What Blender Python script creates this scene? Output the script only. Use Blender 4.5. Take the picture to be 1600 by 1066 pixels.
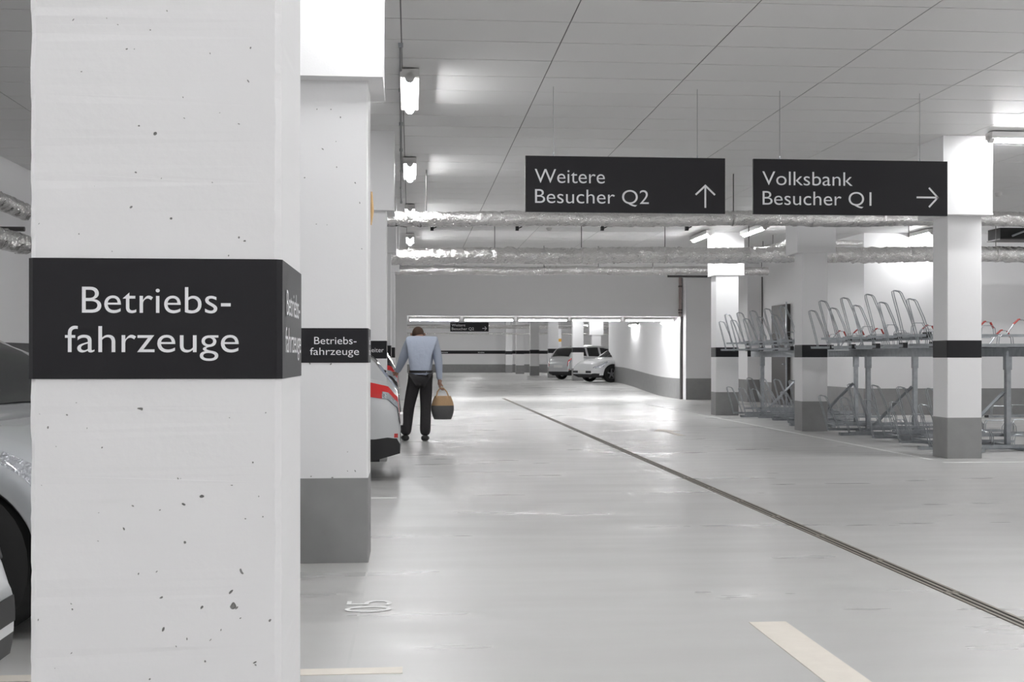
import bpy, bmesh, math, random
from mathutils import Vector, Matrix, noise
random.seed(7)
PI = math.pi
H = 1.2                      # eye height in metres; many sizes below are given in eye heights
C = bpy.context.scene.collection
for o in list(bpy.data.objects): bpy.data.objects.remove(o)

# ---------------------------------------------------------------- camera, world, exposure
YAW = math.atan(159/1900)
cam_d = bpy.data.cameras.new('camera'); cam = bpy.data.objects.new('camera', cam_d); C.objects.link(cam)
cam.location = (0, 0, H); cam.rotation_euler = (PI/2, 0, -YAW)
cam_d.sensor_width = 36; cam_d.lens = 36*1900/1600; cam_d.shift_y = 26.5/1600
cam_d.clip_start = .05; cam_d.clip_end = 300
bpy.context.scene.camera = cam
sc = bpy.context.scene
w = bpy.data.worlds.new('world'); sc.world = w; w.use_nodes = True
w.node_tree.nodes['Background'].inputs[0].default_value = (.8, .8, .82, 1)
w.node_tree.nodes['Background'].inputs[1].default_value = .3
sc.view_settings.view_transform = 'Standard'; sc.view_settings.look = 'None'
sc.view_settings.exposure = 0.52; sc.view_settings.gamma = 1
sc.view_settings.use_curve_mapping = False
sc.cycles.use_denoising = True
sc.cycles.max_bounces = 10; sc.cycles.diffuse_bounces = 6; sc.cycles.sample_clamp_indirect = 6
LAMP = 75.0                  # strength of the tube lamps

def at(px, s):               # a photo column and a scale (pixels per eye height) -> X, Y in metres
    d = 1900/s; u = (px-800)/s
    return ((u*math.cos(YAW)+d*math.sin(YAW))*H, (d*math.cos(YAW)-u*math.sin(YAW))*H)
def xat(px, Y):              # X in metres of a photo column on the plane y = Y
    t = (px-800)/1900
    a = YAW+math.atan(t)
    return Y*math.tan(a)
def zz(py, s): return H + (559.5-py)/s*H

# ---------------------------------------------------------------- materials
def mat(name, col, rough=.5, metal=0, coat=0, spec=.5, bump=None, mottled=None, emit=None, rvar=None):
    m = bpy.data.materials.new(name); m.use_nodes = True
    nt = m.node_tree; b = nt.nodes['Principled BSDF']
    b.inputs['Base Color'].default_value = (*col, 1); b.inputs['Roughness'].default_value = rough
    b.inputs['Metallic'].default_value = metal; b.inputs['Coat Weight'].default_value = coat
    b.inputs['Specular IOR Level'].default_value = spec
    tc = nt.nodes.new('ShaderNodeTexCoord')
    def nz(scale, detail=4, stretch=None):
        n = nt.nodes.new('ShaderNodeTexNoise'); n.inputs['Scale'].default_value = scale; n.inputs['Detail'].default_value = detail
        if stretch:
            mp = nt.nodes.new('ShaderNodeMapping'); mp.inputs['Scale'].default_value = stretch
            nt.links.new(tc.outputs['Object'], mp.inputs[0]); nt.links.new(mp.outputs[0], n.inputs[0])
        else: nt.links.new(tc.outputs['Object'], n.inputs[0])
        return n
    if mottled:              # (scale, amount, second colour[, stretch])
        n = nz(mottled[0], 6, mottled[3] if len(mottled) > 3 else None)
        r = nt.nodes.new('ShaderNodeValToRGB'); r.color_ramp.elements[0].position = .5-mottled[1]; r.color_ramp.elements[1].position = .5+mottled[1]
        r.color_ramp.elements[0].color = (*mottled[2], 1); r.color_ramp.elements[1].color = (*col, 1)
        nt.links.new(n.outputs[0], r.inputs[0]); nt.links.new(r.outputs[0], b.inputs['Base Color'])
    if rvar:                 # (scale, low, high, stretch)
        n = nz(rvar[0], 4, rvar[3]); mr = nt.nodes.new('ShaderNodeMapRange')
        mr.inputs[1].default_value = .35; mr.inputs[2].default_value = .65
        mr.inputs[3].default_value = rvar[1]; mr.inputs[4].default_value = rvar[2]
        nt.links.new(n.outputs[0], mr.inputs[0]); nt.links.new(mr.outputs[0], b.inputs['Roughness'])
    if bump:                 # list of (scale, strength, distance, stretch)
        prev = None
        for q in bump:
            n = nz(q[0], 5, q[3] if len(q) > 3 else None)
            bp = nt.nodes.new('ShaderNodeBump'); bp.inputs['Strength'].default_value = q[1]; bp.inputs['Distance'].default_value = q[2]
            nt.links.new(n.outputs[0], bp.inputs['Height'])
            if prev: nt.links.new(prev.outputs[0], bp.inputs['Normal'])
            prev = bp
        nt.links.new(prev.outputs[0], b.inputs['Normal'])
    if emit:
        b.inputs['Emission Color'].default_value = (*emit[:3], 1); b.inputs['Emission Strength'].default_value = emit[3]
    return m
M = {}
M['white'] = mat('white_wall_paint', (.83, .825, .83), .55, bump=[(9, .1, .006), (70, .12, .003)])
M['bare'] = mat('bare_concrete_with_shade', (.3, .295, .29), .85)  # pit lining: unpainted concrete, also darkened to stand for shade in the holes
M['ceil'] = mat('ceiling_panel_paint', (.85, .845, .84), .42, spec=.45)
M['ceil_gap'] = mat('ceiling_grid', (.2, .2, .2), .6)
M['black'] = mat('black_band_paint', (.009, .0085, .011), .5, spec=.35, bump=[(60, .12, .003)])
M['grey'] = mat('grey_plinth_paint', (.29, .29, .288), .5, mottled=(6, .2, (.26, .26, .258)), bump=[(25, .2, .004)])
M['letter'] = mat('white_lettering_film', (.86, .86, .88), .5)
M['cap'] = mat('white_casing_panel', (.84, .835, .84), .45, bump=[(140, .2, .003)])
M['floor'] = mat('coated_concrete_floor', (.54, .535, .525), .3, spec=.75, mottled=(.9, .3, (.48, .475, .465), (.5, 1.6, 1)),
                 rvar=(1.8, .27, .42, (.3, 1.6, 1)), bump=[(2.6, .22, .010, (.35, 1.5, 1)), (260, .3, .0015)])
M['joint'] = mat('floor_joint_sealant', (.55, .55, .54), .5)
M['cream'] = mat('cream_marking_paint', (.78, .73, .66), .55, mottled=(14, .3, (.72, .67, .60)))
M['wmark'] = mat('white_marking_paint', (.86, .86, .85), .5)
M['steel'] = mat('galvanised_steel', (.46, .48, .50), .32, metal=.9, mottled=(12, .25, (.32, .34, .36)))
M['grate'] = mat('drain_metal', (.26, .235, .2), .5, metal=.3)
M['slot'] = mat('dark_slot', (.008, .008, .008), .8)
M['foil'] = mat('aluminium_foil_wrap', (.88, .87, .86), .2, metal=1, bump=[(9, .8, .05), (38, .8, .02)])
M['tape'] = mat('foil_tape', (.75, .74, .73), .35, metal=1)
M['plastic'] = mat('black_plastic', (.015, .015, .016), .4)
M['darkpipe'] = mat('dark_painted_pipe', (.09, .085, .085), .5, metal=.3)
M['pinkpipe'] = mat('brownish_pipe', (.36, .29, .28), .5)
M['wire'] = mat('grey_steel_wire', (.3, .3, .3), .5, metal=.5)
M['lamp'] = mat('lit_lamp_tube', (1, 1, 1), .4, emit=(.985, .99, 1.0, LAMP))
M['lampbody'] = mat('lamp_housing_plastic', (.62, .61, .6), .45)
M['sign'] = mat('anthracite_sign_sheet', (.013, .012, .015), .45, spec=.35)
M['silver'] = mat('silver_car_paint', (.6, .61, .62), .28, metal=.45, coat=1)
M['carwhite'] = mat('white_car_paint', (.7, .71, .72), .3, coat=.6)
M['pearl'] = mat('pale_silver_car_paint', (.6, .62, .64), .25, metal=.4, coat=1)
M['dark'] = mat('dark_car_paint', (.02, .014, .02), .2, coat=1)
M['glass'] = mat('tinted_car_glass', (.012, .014, .015), .1, spec=.5)
M['tyre'] = mat('tyre_rubber', (.012, .012, .012), .75)
M['rim'] = mat('alloy_rim', (.5, .5, .52), .3, metal=.9)
M['red'] = mat('red_tail_lens', (.55, .01, .012), .12, coat=1)
M['lens'] = mat('clear_head_lens', (.45, .47, .5), .1, metal=.6, coat=1, bump=[(40, .9, .02)])
M['redgrip'] = mat('red_rubber_sleeve', (.42, .05, .04), .45)
M['shirt'] = mat('light_blue_shirt', (.47, .52, .63), .8, bump=[(7, .5, .03)])
M['trouser'] = mat('charcoal_trousers', (.03, .028, .03), .85, bump=[(8, .5, .03)])
M['skin'] = mat('skin', (.42, .24, .18), .5)
M['hair'] = mat('brown_hair', (.07, .035, .02), .7, bump=[(80, .6, .01)])
M['shoe'] = mat('black_leather', (.015, .014, .014), .35)
M['tan'] = mat('tan_bag_cloth', (.55, .36, .2), .8, bump=[(60, .4, .006)])
M['greycloth'] = mat('grey_bag_cloth', (.11, .11, .11), .8, bump=[(60, .4, .006)])
M['orange'] = mat('orange_print', (.8, .42, .05), .5)
M['foam'] = mat('ochre_edge_foam', (.6, .4, .2), .8)
M['darkdoor'] = mat('dark_brown_door', (.055, .048, .045), .5)
M['plate'] = mat('white_number_plate', (.75, .75, .74), .4)

# ---------------------------------------------------------------- mesh helpers
class MB:
    def __init__(s): s.v = []; s.f = []; s.mi = []
    def add(s, vs, fs, mi=0):
        n = len(s.v); s.v += [tuple(v) for v in vs]; s.f += [tuple(i+n for i in f) for f in fs]; s.mi += [mi]*len(fs); return s
    def box(s, x0, x1, y0, y1, z0, z1, mi=0):
        vs = [(x, y, z) for z in (z0, z1) for y in (y0, y1) for x in (x0, x1)]
        return s.add(vs, [(0, 2, 3, 1), (4, 5, 7, 6), (0, 1, 5, 4), (2, 6, 7, 3), (0, 4, 6, 2), (1, 3, 7, 5)], mi)
    def cbox(s, x0, x1, y0, y1, z0, z1, c, mi=0):      # box with vertical edges chamfered
        P = [(x0+c, y0), (x1-c, y0), (x1, y0+c), (x1, y1-c), (x1-c, y1), (x0+c, y1), (x0, y1-c), (x0, y0+c)]
        return s.prism(P, z0, z1, mi)
    def prism(s, P, z0, z1, mi=0):
        n = len(P); vs = [(p[0], p[1], z0) for p in P]+[(p[0], p[1], z1) for p in P]
        fs = [tuple(range(n-1, -1, -1)), tuple(range(n, 2*n))]+[(i, (i+1) % n, n+(i+1) % n, n+i) for i in range(n)]
        return s.add(vs, fs, mi)
    def tube(s, pts, r, n=8, cap=True, mi=0):
        pts = [Vector(p) for p in pts]; rs = r if isinstance(r, (list, tuple)) else [r]*len(pts)
        rings = []; up = None
        for i, p in enumerate(pts):
            a = pts[max(i-1, 0)]; b = pts[min(i+1, len(pts)-1)]; t = (b-a).normalized()
            if up is None:
                up = Vector((0, 0, 1)) if abs(t.z) < .9 else Vector((1, 0, 0))
            x = t.cross(up).normalized(); up = x.cross(t).normalized()
            rings.append([p+(x*math.cos(2*PI*k/n)+up*math.sin(2*PI*k/n))*rs[i] for k in range(n)])
        vs = [v for R in rings for v in R]; fs = []
        for i in range(len(rings)-1):
            for k in range(n):
                fs.append((i*n+k, i*n+(k+1) % n, (i+1)*n+(k+1) % n, (i+1)*n+k))
        if cap: fs += [tuple(range(n-1, -1, -1)), tuple(range((len(rings)-1)*n, len(rings)*n))]
        return s.add(vs, fs, mi)
    def build(s, name, mats, parent=None, smooth=False, loc=None):
        me = bpy.data.meshes.new(name); me.from_pydata(s.v, [], s.f)
        for m in (mats if isinstance(mats, (list, tuple)) else [mats]): me.materials.append(m)
        if any(s.mi):
            me.polygons.foreach_set('material_index', s.mi)
        if smooth: me.shade_smooth()
        me.update()
        bm = bmesh.new(); bm.from_mesh(me); bmesh.ops.recalc_face_normals(bm, faces=bm.faces); bm.to_mesh(me); bm.free()
        if smooth:
            try: me.set_sharp_from_angle(angle=math.radians(50))
            except Exception: pass
        o = bpy.data.objects.new(name, me); C.objects.link(o)
        if loc: o.location = loc
        if parent: o.parent = parent
        return o
def tag(o, label=None, cat=None, group=None, kind=None):
    if label: o['label'] = label
    if cat: o['category'] = cat
    if group: o['group'] = group
    if kind: o['kind'] = kind
    return o
def empty(name, loc=(0, 0, 0), rz=0, label=None, cat=None, group=None):
    o = bpy.data.objects.new(name, None); C.objects.link(o); o.location = loc; o.rotation_euler = (0, 0, rz); o.empty_display_size = .1
    return tag(o, label, cat, group)
def struct(mb, name, m, smooth=False): return tag(mb.build(name, m, smooth=smooth), kind='structure')
def copy_tree(o, parent=None):
    c = o.copy(); C.objects.link(c); c.parent = parent
    for ch in list(o.children): copy_tree(ch, c)
    return c
_cap = None
def text_mesh(txt, org, xd, ud, cap_h, width=None, align='LEFT', bold=0.0):
    """flat lettering as mesh: org = baseline start (or end / centre) point, xd reading direction, ud up"""
    global _cap
    def geo(t, off):
        cu = bpy.data.curves.new('t', 'FONT'); cu.body = t; cu.resolution_u = 6; cu.offset = off
        ob = bpy.data.objects.new('t', cu); C.objects.link(ob)
        dg = bpy.context.evaluated_depsgraph_get(); me = bpy.data.meshes.new_from_object(ob.evaluated_get(dg))
        vs = [v.co.copy() for v in me.vertices]; fs = [tuple(p.vertices) for p in me.polygons]
        bpy.data.objects.remove(ob); bpy.data.curves.remove(cu); bpy.data.meshes.remove(me)
        return vs, fs
    if _cap is None:
        v, _ = geo('B', 0); _cap = max(p.y for p in v)
    vs, fs = geo(txt, bold)
    x0 = min(p.x for p in vs); x1 = max(p.x for p in vs)
    sy = cap_h/_cap; sx = width/(x1-x0) if width else sy
    sh = {'LEFT': x0, 'RIGHT': x1, 'CENTER': (x0+x1)/2}[align]
    org, xd, ud = Vector(org), Vector(xd), Vector(ud)
    return [org+xd*((p.x-sh)*sx)+ud*(p.y*sy) for p in vs], fs

# ---------------------------------------------------------------- main levels and plan
ZC = H*(1+2.187)             # ceiling height
Y_HEAD = at(1062, 64.5)[1]   # plane of the header over the far opening
X_JAMB = at(1063, 64.5)[0]
X_JL = at(636, 64.5)[0]
RISE = .22*H
def floor_z(y):
    a, b = 30.2*H, 38*H
    t = min(max((y-a)/(b-a), 0), 1); return RISE*(t*t*(3-2*t))
XL = -4.42*H; XR = 14*H; YB = -5.5*H; Y_FAR = 66*H; XFR = 16*H

# floor
mb = MB(); ys = [YB, 30.2*H]+[30.2*H+(7.8*H)*i/16 for i in range(1, 17)]+[Y_FAR+.5]
xs = [-9*H, XFR+.3]
for y in ys:
    for x in xs: mb.v.append((x, y, floor_z(y)))
for i in range(len(ys)-1): mb.f.append((2*i, 2*i+1, 2*i+3, 2*i+2)); mb.mi.append(0)
fl = struct(mb, 'floor', M['floor'], smooth=True)

# ceiling slab + panels
cl = struct(MB().box(XL-.3, XR+.3, YB-.3, Y_HEAD+.2, ZC+.006, ZC+.2), 'ceiling', M['ceil_gap'])
PX, PY = 1.1*H, .52*H
X0g, Y0g = -.06*H, 11.5*H
tiles = []
i0 = int((XL-X0g)//PX); i1 = int((XR-X0g)//PX)+1; j0 = int((YB-Y0g)//PY); j1 = int((Y_HEAD-Y0g)//PY)+1
def proj(x, y, z):
    c, s_ = math.cos(YAW), math.sin(YAW); d = y*c+x*s_; u = x*c-y*s_
    return (800+1900*u/d, 559.5-1900*(z-H)/d, d) if d > .1 else None
for i in range(i0, i1):
    for j in range(j0, j1):
        x0 = max(X0g+i*PX, XL); x1 = min(X0g+(i+1)*PX, XR); y0 = max(Y0g+j*PY, YB); y1 = min(Y0g+(j+1)*PY, Y_HEAD)
        if x1-x0 < .05 or y1-y0 < .05: continue
        ps = [proj(x, y, ZC) for x in (x0, x1) for y in (y0, y1)]
        vis = all(ps) and max(p[0] for p in ps) > 0 and min(p[0] for p in ps) < 1600 and max(p[1] for p in ps) > 0
        hid = vis and min(p[0] for p in ps) > 45 and max(p[0] for p in ps) < 575     # behind the near pillars
        full = x1-x0 > PX-.01 and y1-y0 > PY-.01
        tiles.append(((vis and not hid), (ps[0][2] if ps[0] else 99), x0, x1, y0, y1, full))
tiles.sort(key=lambda t: (not t[0], t[1]))
G1, G2 = .005, .007
tm = None; rest = MB(); n = 0
for k, (vis, d, x0, x1, y0, y1, full) in enumerate(tiles):
    if vis and n < 290:
        if full and tm is not None:
            o = bpy.data.objects.new('ceiling_panel', tm); C.objects.link(o)
        else:
            w_, h_ = x1-x0, y1-y0
            q = MB().box(G1, w_-G1, G2, h_-G2, 0, .004).build('ceiling_panel', M['ceil']); o = q
            if full: tm = q.data
        o.location = (x0, y0, ZC+random.uniform(-.001, .001)); o.parent = cl; n += 1
    else: rest.box(x0+G1, x1-G1, y0+G2, y1-G2, ZC, ZC+.004)
tag(rest.build('ceiling_panels_remote', M['ceil'], cl), kind='stuff')

# walls: left and right of the hall, behind the camera
GT = .51*H
def wall(name, x0, x1, y0, y1, z1=ZC+.1, z0=0): return struct(MB().box(x0, x1, y0, y1, z0, z1), name, M['white'])
def coat(parent, name, m, x0, x1, y0, y1, z0, z1):
    o = MB().box(x0, x1, y0, y1, z0, z1).build(name, m, parent); return o
wl = wall('wall_left', XL-.2, XL, YB, Y_HEAD+.3)
coat(wl, 'plinth_paint', M['grey'], XL, XL+.004, YB, Y_HEAD, 0, GT)
coat(wl, 'black_band', M['black'], XL, XL+.004, YB, Y_HEAD, H*1.0, H*1.17)
wr = wall('wall_right', XR, XR+.2, YB, 22*H)
wb = wall('wall_back', XL-.2, XR+.2, YB-.2, YB)
# wall behind the bicycle racks (front piece, its return, deeper piece)
XA, YA = at(1350, 89.5)
XB, YBk = at(1168, 69)
w3 = wall('wall_rack_front', XA, XR, YA, YA+.2)
coat(w3, 'plinth_paint', M['grey'], XA-.003, XR, YA-.004, YA, 0, H*.465)
coat(w3, 'black_band', M['black'], XA-.003, XR, YA-.004, YA, zz(557, 86), zz(542.5, 86))
w4 = wall('wall_rack_return', XA, XA+.2, YA+.2, YBk+.2)
coat(w4, 'plinth_paint', M['grey'], XA-.004, XA, YA-.004, YBk, 0, H*.465)
w5 = wall('wall_rack_deep', XB, XA, YBk, YBk+.2)
coat(w5, 'plinth_paint', M['grey'], XB-.003, XA, YBk-.004, YBk, 0, GT)
coat(w5, 'black_band', M['black'], XB-.003, XA, YBk-.004, YBk, zz(557.5, 69), zz(545.5, 69))
w6 = wall('wall_rack_reveal', XB, XB+.2, YBk+.2, Y_HEAD-.3)
coat(w6, 'plinth_paint', M['grey'], XB-.004, XB, YBk, Y_HEAD-.3, 0, GT)
Y6 = Y_HEAD-.45
w7 = wall('wall_beside_opening', X_JAMB+.06, XB+.2, Y6, Y6+.55)
coat(w7, 'plinth_paint', M['grey'], X_JAMB+.06, XB, Y6-.004, Y6, 0, GT)
# header above the opening, deep beam; left stub
struct(MB().box(XL, X_JAMB+.06, Y_HEAD, Y_HEAD+3.4*H, zz(495, 64.5), ZC+.3), 'wall_header', M['white'])
wj = struct(MB().box(XL, X_JL, Y_HEAD, Y_HEAD+.4, 0, zz(495, 64.5)), 'wall_opening_left', M['white'])
struct(MB().box(X_JAMB-.005, X_JAMB+.065, Y_HEAD-.06, Y_HEAD+.06, 0, zz(495, 64.5)), 'trim_1', M['darkpipe'])
# passage right wall beyond the opening, far wall, far ceiling
XP = X_JAMB
YP = XP/math.tan(YAW+math.atan((951-800)/1900))
wp = wall('wall_passage_right', XP, XP+.2, Y_HEAD+.06, YP, z1=H*2.95)
mbp = MB(); nseg = 14; zt = .5*H
for i in range(nseg+1):
    y = Y_HEAD+.06+(YP-Y_HEAD-.06)*i/nseg
    for x in (XP-.004, XP): mbp.v += [(x, y, floor_z(y)-.01), (x, y, floor_z(y)+zt)]
for i in range(nseg):
    a = 4*i; b = a+4
    for f in ((a, b, b+1, a+1), (a+1, b+1, b+3, a+3)): mbp.f.append(f); mbp.mi.append(0)
mbp.build('plinth_paint', M['grey'], wp)
Yf = at(700, 29.3)[1]
wf = wall('wall_far', -9*H, XFR, Yf, Yf+.2, z1=H*3)
coat(wf, 'plinth_paint', M['grey'], -9*H, XFR, Yf-.004, Yf, RISE-.02, zz(569.5, 29.3))
coat(wf, 'black_band', M['black'], -9*H, XFR, Yf-.005, Yf, zz(553, 29.3), zz(548, 29.3))
struct(MB().box(-9*H, XFR, Y_HEAD+3.4*H, Yf, H*2.95, H*3.1), 'ceiling_far', M['ceil'])
wall('wall_far_left', -9*H, -9*H+.2, Y_HEAD+.4, Yf, z1=H*3)
wall('wall_far_right', XFR-.2, XFR, YP-2, Yf, z1=H*3)
wall('wall_passage_back', XP+.2, XFR, YP-.2-2, YP-2, z1=H*3)
struct(MB().box(-9*H, XL, Y_HEAD+.2, Y_HEAD+.4, 0, H*3), 'wall_far_front', M['white'])
# lettering on the far black band
for px in (695, 752):
    X = xat(px, Yf); v, f = text_mesh('Bezirksleiter', (X, Yf-.007, zz(551.6, 29.3)), (1, 0, 0), (0, 0, 1), .07, .42, 'CENTER')
    MB().add(v, f).build('lettering', M['letter'], wf)
# dark door leaf standing ajar behind the far bicycle rack
yd0, yd1 = at(1236, 75)[1], at(1213, 72)[1]; zd = zz(475, 75)
dr = struct(MB().box(XA-.10, XA-.004, yd0, yd1, .003, zd), 'door_1', M['darkdoor'])
MB().box(XA-.13, XA-.10, yd0-.05, yd0, .003, zd+.05).build('door_frame', M['steel'], dr)
MB().box(XA-.15, XA-.10, yd0+.1, yd0+.22, 1.03, 1.06).build('door_handle', M['steel'], dr)

# floor markings and joint
def mark(name, x0, x1, y0, y1, m=M['cream'], label='', cat='floor marking'):
    z = .0025
    o = MB().box(x0, x1, y0, y1, .0002, z).build(name, m); return tag(o, label, cat)
X1, Yq = at(1170, 413.5); X2 = at(1229, 413.5)[0]
mark('lane_marking', X1, X2, Yq-2.6, Yq, label='wide cream lane dash on the open floor at the bottom right', cat='floor marking')
Yl = at(629, 488.5)[1]
mark('bay_marking', XL+.3, at(629, 488.5)[0], Yl-.045, Yl+.045, label='cream parking bay line running out from beside the nearest pillar')
Yl = at(620, 218.5)[1]
mark('bay_marking', XL+.3, at(620, 218.5)[0], Yl-.04, Yl+.04, M['wmark'], label='thin white bay line on the floor behind the second pillar')
Xr = 5.08*H
mark('edge_marking', Xr, Xr+.06, at(1457, 160)[1]+.1, 26*H, M['wmark'], label='long white line along the foot of the bicycle racks')
Yl = at(1540, 163)[1]
mark('edge_marking', Xr, XR-1, Yl-.03, Yl+.03, M['wmark'], label='white line crossing the floor in front of the right pillar')
jx = at(575, 319)[0]
tag(MB().box(jx+.0, jx+.012, 2.5, 6.98, .0002, .0015).build('floor_joint', M['joint']), 'thin pale floor joint running towards the camera from the second pillar', 'joint')
def glyph(px, s, ch, lab):
    X, Y = at(px, s)
    v, f = text_mesh(ch, (X, Y, .002), (0, 1, 0), (-1, 0, 0), .22, None, 'CENTER', .012)
    return v, f
X, Y = at(612, 388)
v, f = text_mesh('05', (X, Y, .003), (0, 1, 0), (-1, 0, 0), .222, .27, 'CENTER', -.01)
tag(MB().add(v, f).build('bay_number', M['wmark']), 'faded white number 05 painted on the floor beside the second pillar', 'floor number')
# arrow on the floor further back
X, Y = at(1046, 116)
mb = MB(); mb.prism([(-.06, -.9), (.06, -.9), (.06, .2), (.22, .2), (0, .9), (-.22, .2), (-.06, .2)], .0002, .0025)
tag(mb.build('arrow_marking', M['cream'], loc=(X, Y, 0)), 'faded cream arrow painted on the lane beyond the drain', 'floor marking')
# drain channel
XD = 2.305*H*.9965
drain = empty('drain_channel', (XD, 0, 0), 0, 'narrow slotted metal drain channel along the lane', 'drain')
k = 0; y = 2.0
gm = MB().box(-.045, -.027, .006, .994, -.01, .004).box(-.009, .009, .006, .994, -.01, .004).box(.027, .045, .006, .994, -.01, .004).box(-.045, .045, .006, .03, -.01, .003).box(-.045, .045, .97, .994, -.01, .003)
g0 = gm.build('grate', M['grate'], drain, loc=(0, y, 0))
for k in range(1, 34):
    o = g0.copy(); C.objects.link(o); o.location = (0, y+k, 0)
MB().box(-.048, .048, 0, 36, -.002, .0008).build('channel', M['slot'], drain)

# ---------------------------------------------------------------- pillars
def pillar(label, x0, x1, y0, y1, z0, band, plinth, cap=None, texts=(), pits=(), c=.008, ztop=ZC, group=None, rough=False):
    """texts: (string, centre offset from x0, baseline z, cap height, width, face)"""
    r = empty('concrete_pillar', ((x0+x1)/2, (y0+y1)/2, z0), 0, label, 'pillar', group)
    cx, cy = (x0+x1)/2, (y0+y1)/2; hx, hy = (x1-x0)/2, (y1-y0)/2
    if rough:
        mb = MB(); N = 260; hh = ztop-z0
        for i in range(N+1):
            z = hh*i/N
            def j(q): return max(0, .0035*(noise.noise(Vector((q, z*14, 0)))+.7*noise.noise(Vector((q, z*47, 3))))+.0012)
            P = [(-hx+c+j(1), -hy), (hx-c-j(2), -hy), (hx, -hy+c+j(3)), (hx, hy-c), (hx-c, hy), (-hx+c, hy), (-hx, hy-c), (-hx, -hy+c+j(4))]
            P[7] = (P[7][0]+j(5)*.6, P[7][1]); P[0] = (P[0][0], P[0][1]+j(6)*.4); P[2] = (P[2][0]-j(7)*.3, P[2][1])
            mb.v += [(p[0], p[1], z) for p in P]
        for i in range(N):
            for k in range(8): mb.f.append((i*8+k, i*8+(k+1) % 8, (i+1)*8+(k+1) % 8, (i+1)*8+k)); mb.mi.append(0)
        mb.f += [tuple(range(7, -1, -1)), tuple(range(N*8, N*8+8))]; mb.mi += [0, 0]
        sh = mb.build('shaft', M['white'], r)
    else: sh = MB().cbox(-hx, hx, -hy, hy, 0, ztop-z0, c).build('shaft', M['white'], r)
    if pits:
        sh.data.materials.append(M['bare'])
        bm = bmesh.new()
        for (px, pz, pr) in pits:
            m4 = Matrix.Translation((px-cx, -hy+pr*.15, pz-z0)) @ Matrix.Rotation(random.uniform(0, 3), 4, 'Y') @ Matrix.Diagonal((pr*random.uniform(.9, 1.6), pr*.9, pr*random.uniform(.6, .95), 1))
            bmesh.ops.create_icosphere(bm, subdivisions=2, radius=1, matrix=m4)
        for v in bm.verts: v.co += Vector((noise.noise(v.co*140), 0, noise.noise(v.co*140+Vector((5, 5, 5)))))*.0022
        for f in bm.faces: f.material_index = 1
        me = bpy.data.meshes.new('cut'); bm.to_mesh(me); bm.free()
        me.materials.append(M['white']); me.materials.append(M['bare'])
        co = bpy.data.objects.new('cut', me); C.objects.link(co); co.parent = r
        md = sh.modifiers.new('b', 'BOOLEAN'); md.object = co; md.operation = 'DIFFERENCE'; md.solver = 'EXACT'; md.use_self = True
        dg = bpy.context.evaluated_depsgraph_get(); nm = bpy.data.meshes.new_from_object(sh.evaluated_get(dg))
        sh.modifiers.clear(); sh.data = nm; bpy.data.objects.remove(co)
        if len(nm.materials) < 2: nm.materials.append(M['bare'])
    if band:
        e = .002
        MB().cbox(-hx-e, hx+e, -hy-e, hy+e, band[0]-z0, band[1]-z0, c).build('black_band', M['black'], r)
    if plinth:
        e = .0025
        MB().cbox(-hx-e, hx+e, -hy-e, hy+e, 0.001, plinth-z0, c).build('painted_plinth', M['grey'], r)
    if cap:
        a0, a1, b0, b1, cz = cap
        kc = MB().box(a0-cx, a1-cx, b0-cy, b1-cy, cz-z0, ztop-z0-.001).build('casing', M['cap'], r)
        MB().box(a0-cx-.004, a1-cx+.004, b0-cy-.004, b1-cy+.004, cz-z0-.004, cz-z0+.012).build('edge_strip', M['cap'], kc)
    for (t, tx, tz, ch, tw, face, al) in texts:
        e = .004
        if face == 'front': v, f = text_mesh(t, (tx-cx, -hy-e, tz-z0), (1, 0, 0), (0, 0, 1), ch, tw, al, -.004)
        else: v, f = text_mesh(t, (hx+e, tx-cy, tz-z0), (0, 1, 0), (0, 0, 1), ch, tw, al, -.004)
        MB().add(v, f).build('lettering', M['letter'], r)
    return r
# nearest pillar
S1 = 1090
X1b, Y1 = at(439, S1); X1a = xat(45, Y1)
Y1b = Y1*1.178
pit_px = [(114,38,5),(167,34,3),(183,44,3),(198,82,5),(209,82,3),(242,212,7),(218,200,5),(128,118,4),(286,154,3),(328,86,3),(391,75,4),(388,128,5),(288,186,3),(344,178,3),(373,195,3),
 (212,273,4),(252,281,3),(205,326,4),(267,343,6),(123,368,4),(61,353,3),(331,286,3),(373,372,4),(382,378,5),(357,400,4),(175,395,3),(235,50,3),(262,21,3),(148,294,2),
 (119,629,3),(104,648,4),(219,638,8),(136,669,3),(75,666,4),(61,646,3),(160,698,4),(358,652,3),(415,644,3),(88,696,2),(395,722,6),(278,746,5),(283,747,2),(362,758,4),(315,775,8),(286,786,6),(410,807,4),(384,811,3),
 (193,824,6),(289,846,6),(217,894,3),(245,891,3),(378,892,8),(361,924,7),(252,931,6),(315,947,7),(364,946,12),(369,949,6),(375,964,3),(112,939,4),(112,948,4),(60,963,3),(255,981,7),(422,970,4),(292,996,4),(328,998,4),(275,1007,3),(111,1015,3),(320,1031,5),(398,1035,5),(400,1039,4),(234,1057,4),(85,1038,3),(345,982,3),(404,776,3),(64,755,3),(207,789,3),(251,795,3),(154,799,2),(152,843,3)]
pits = [(xat(x, Y1), zz(y, S1), r/S1*H*.38) for x, y, r in pit_px]
b1 = (zz(592, S1), zz(405.5, S1))
side_c = (Y1+Y1b)/2
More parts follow.
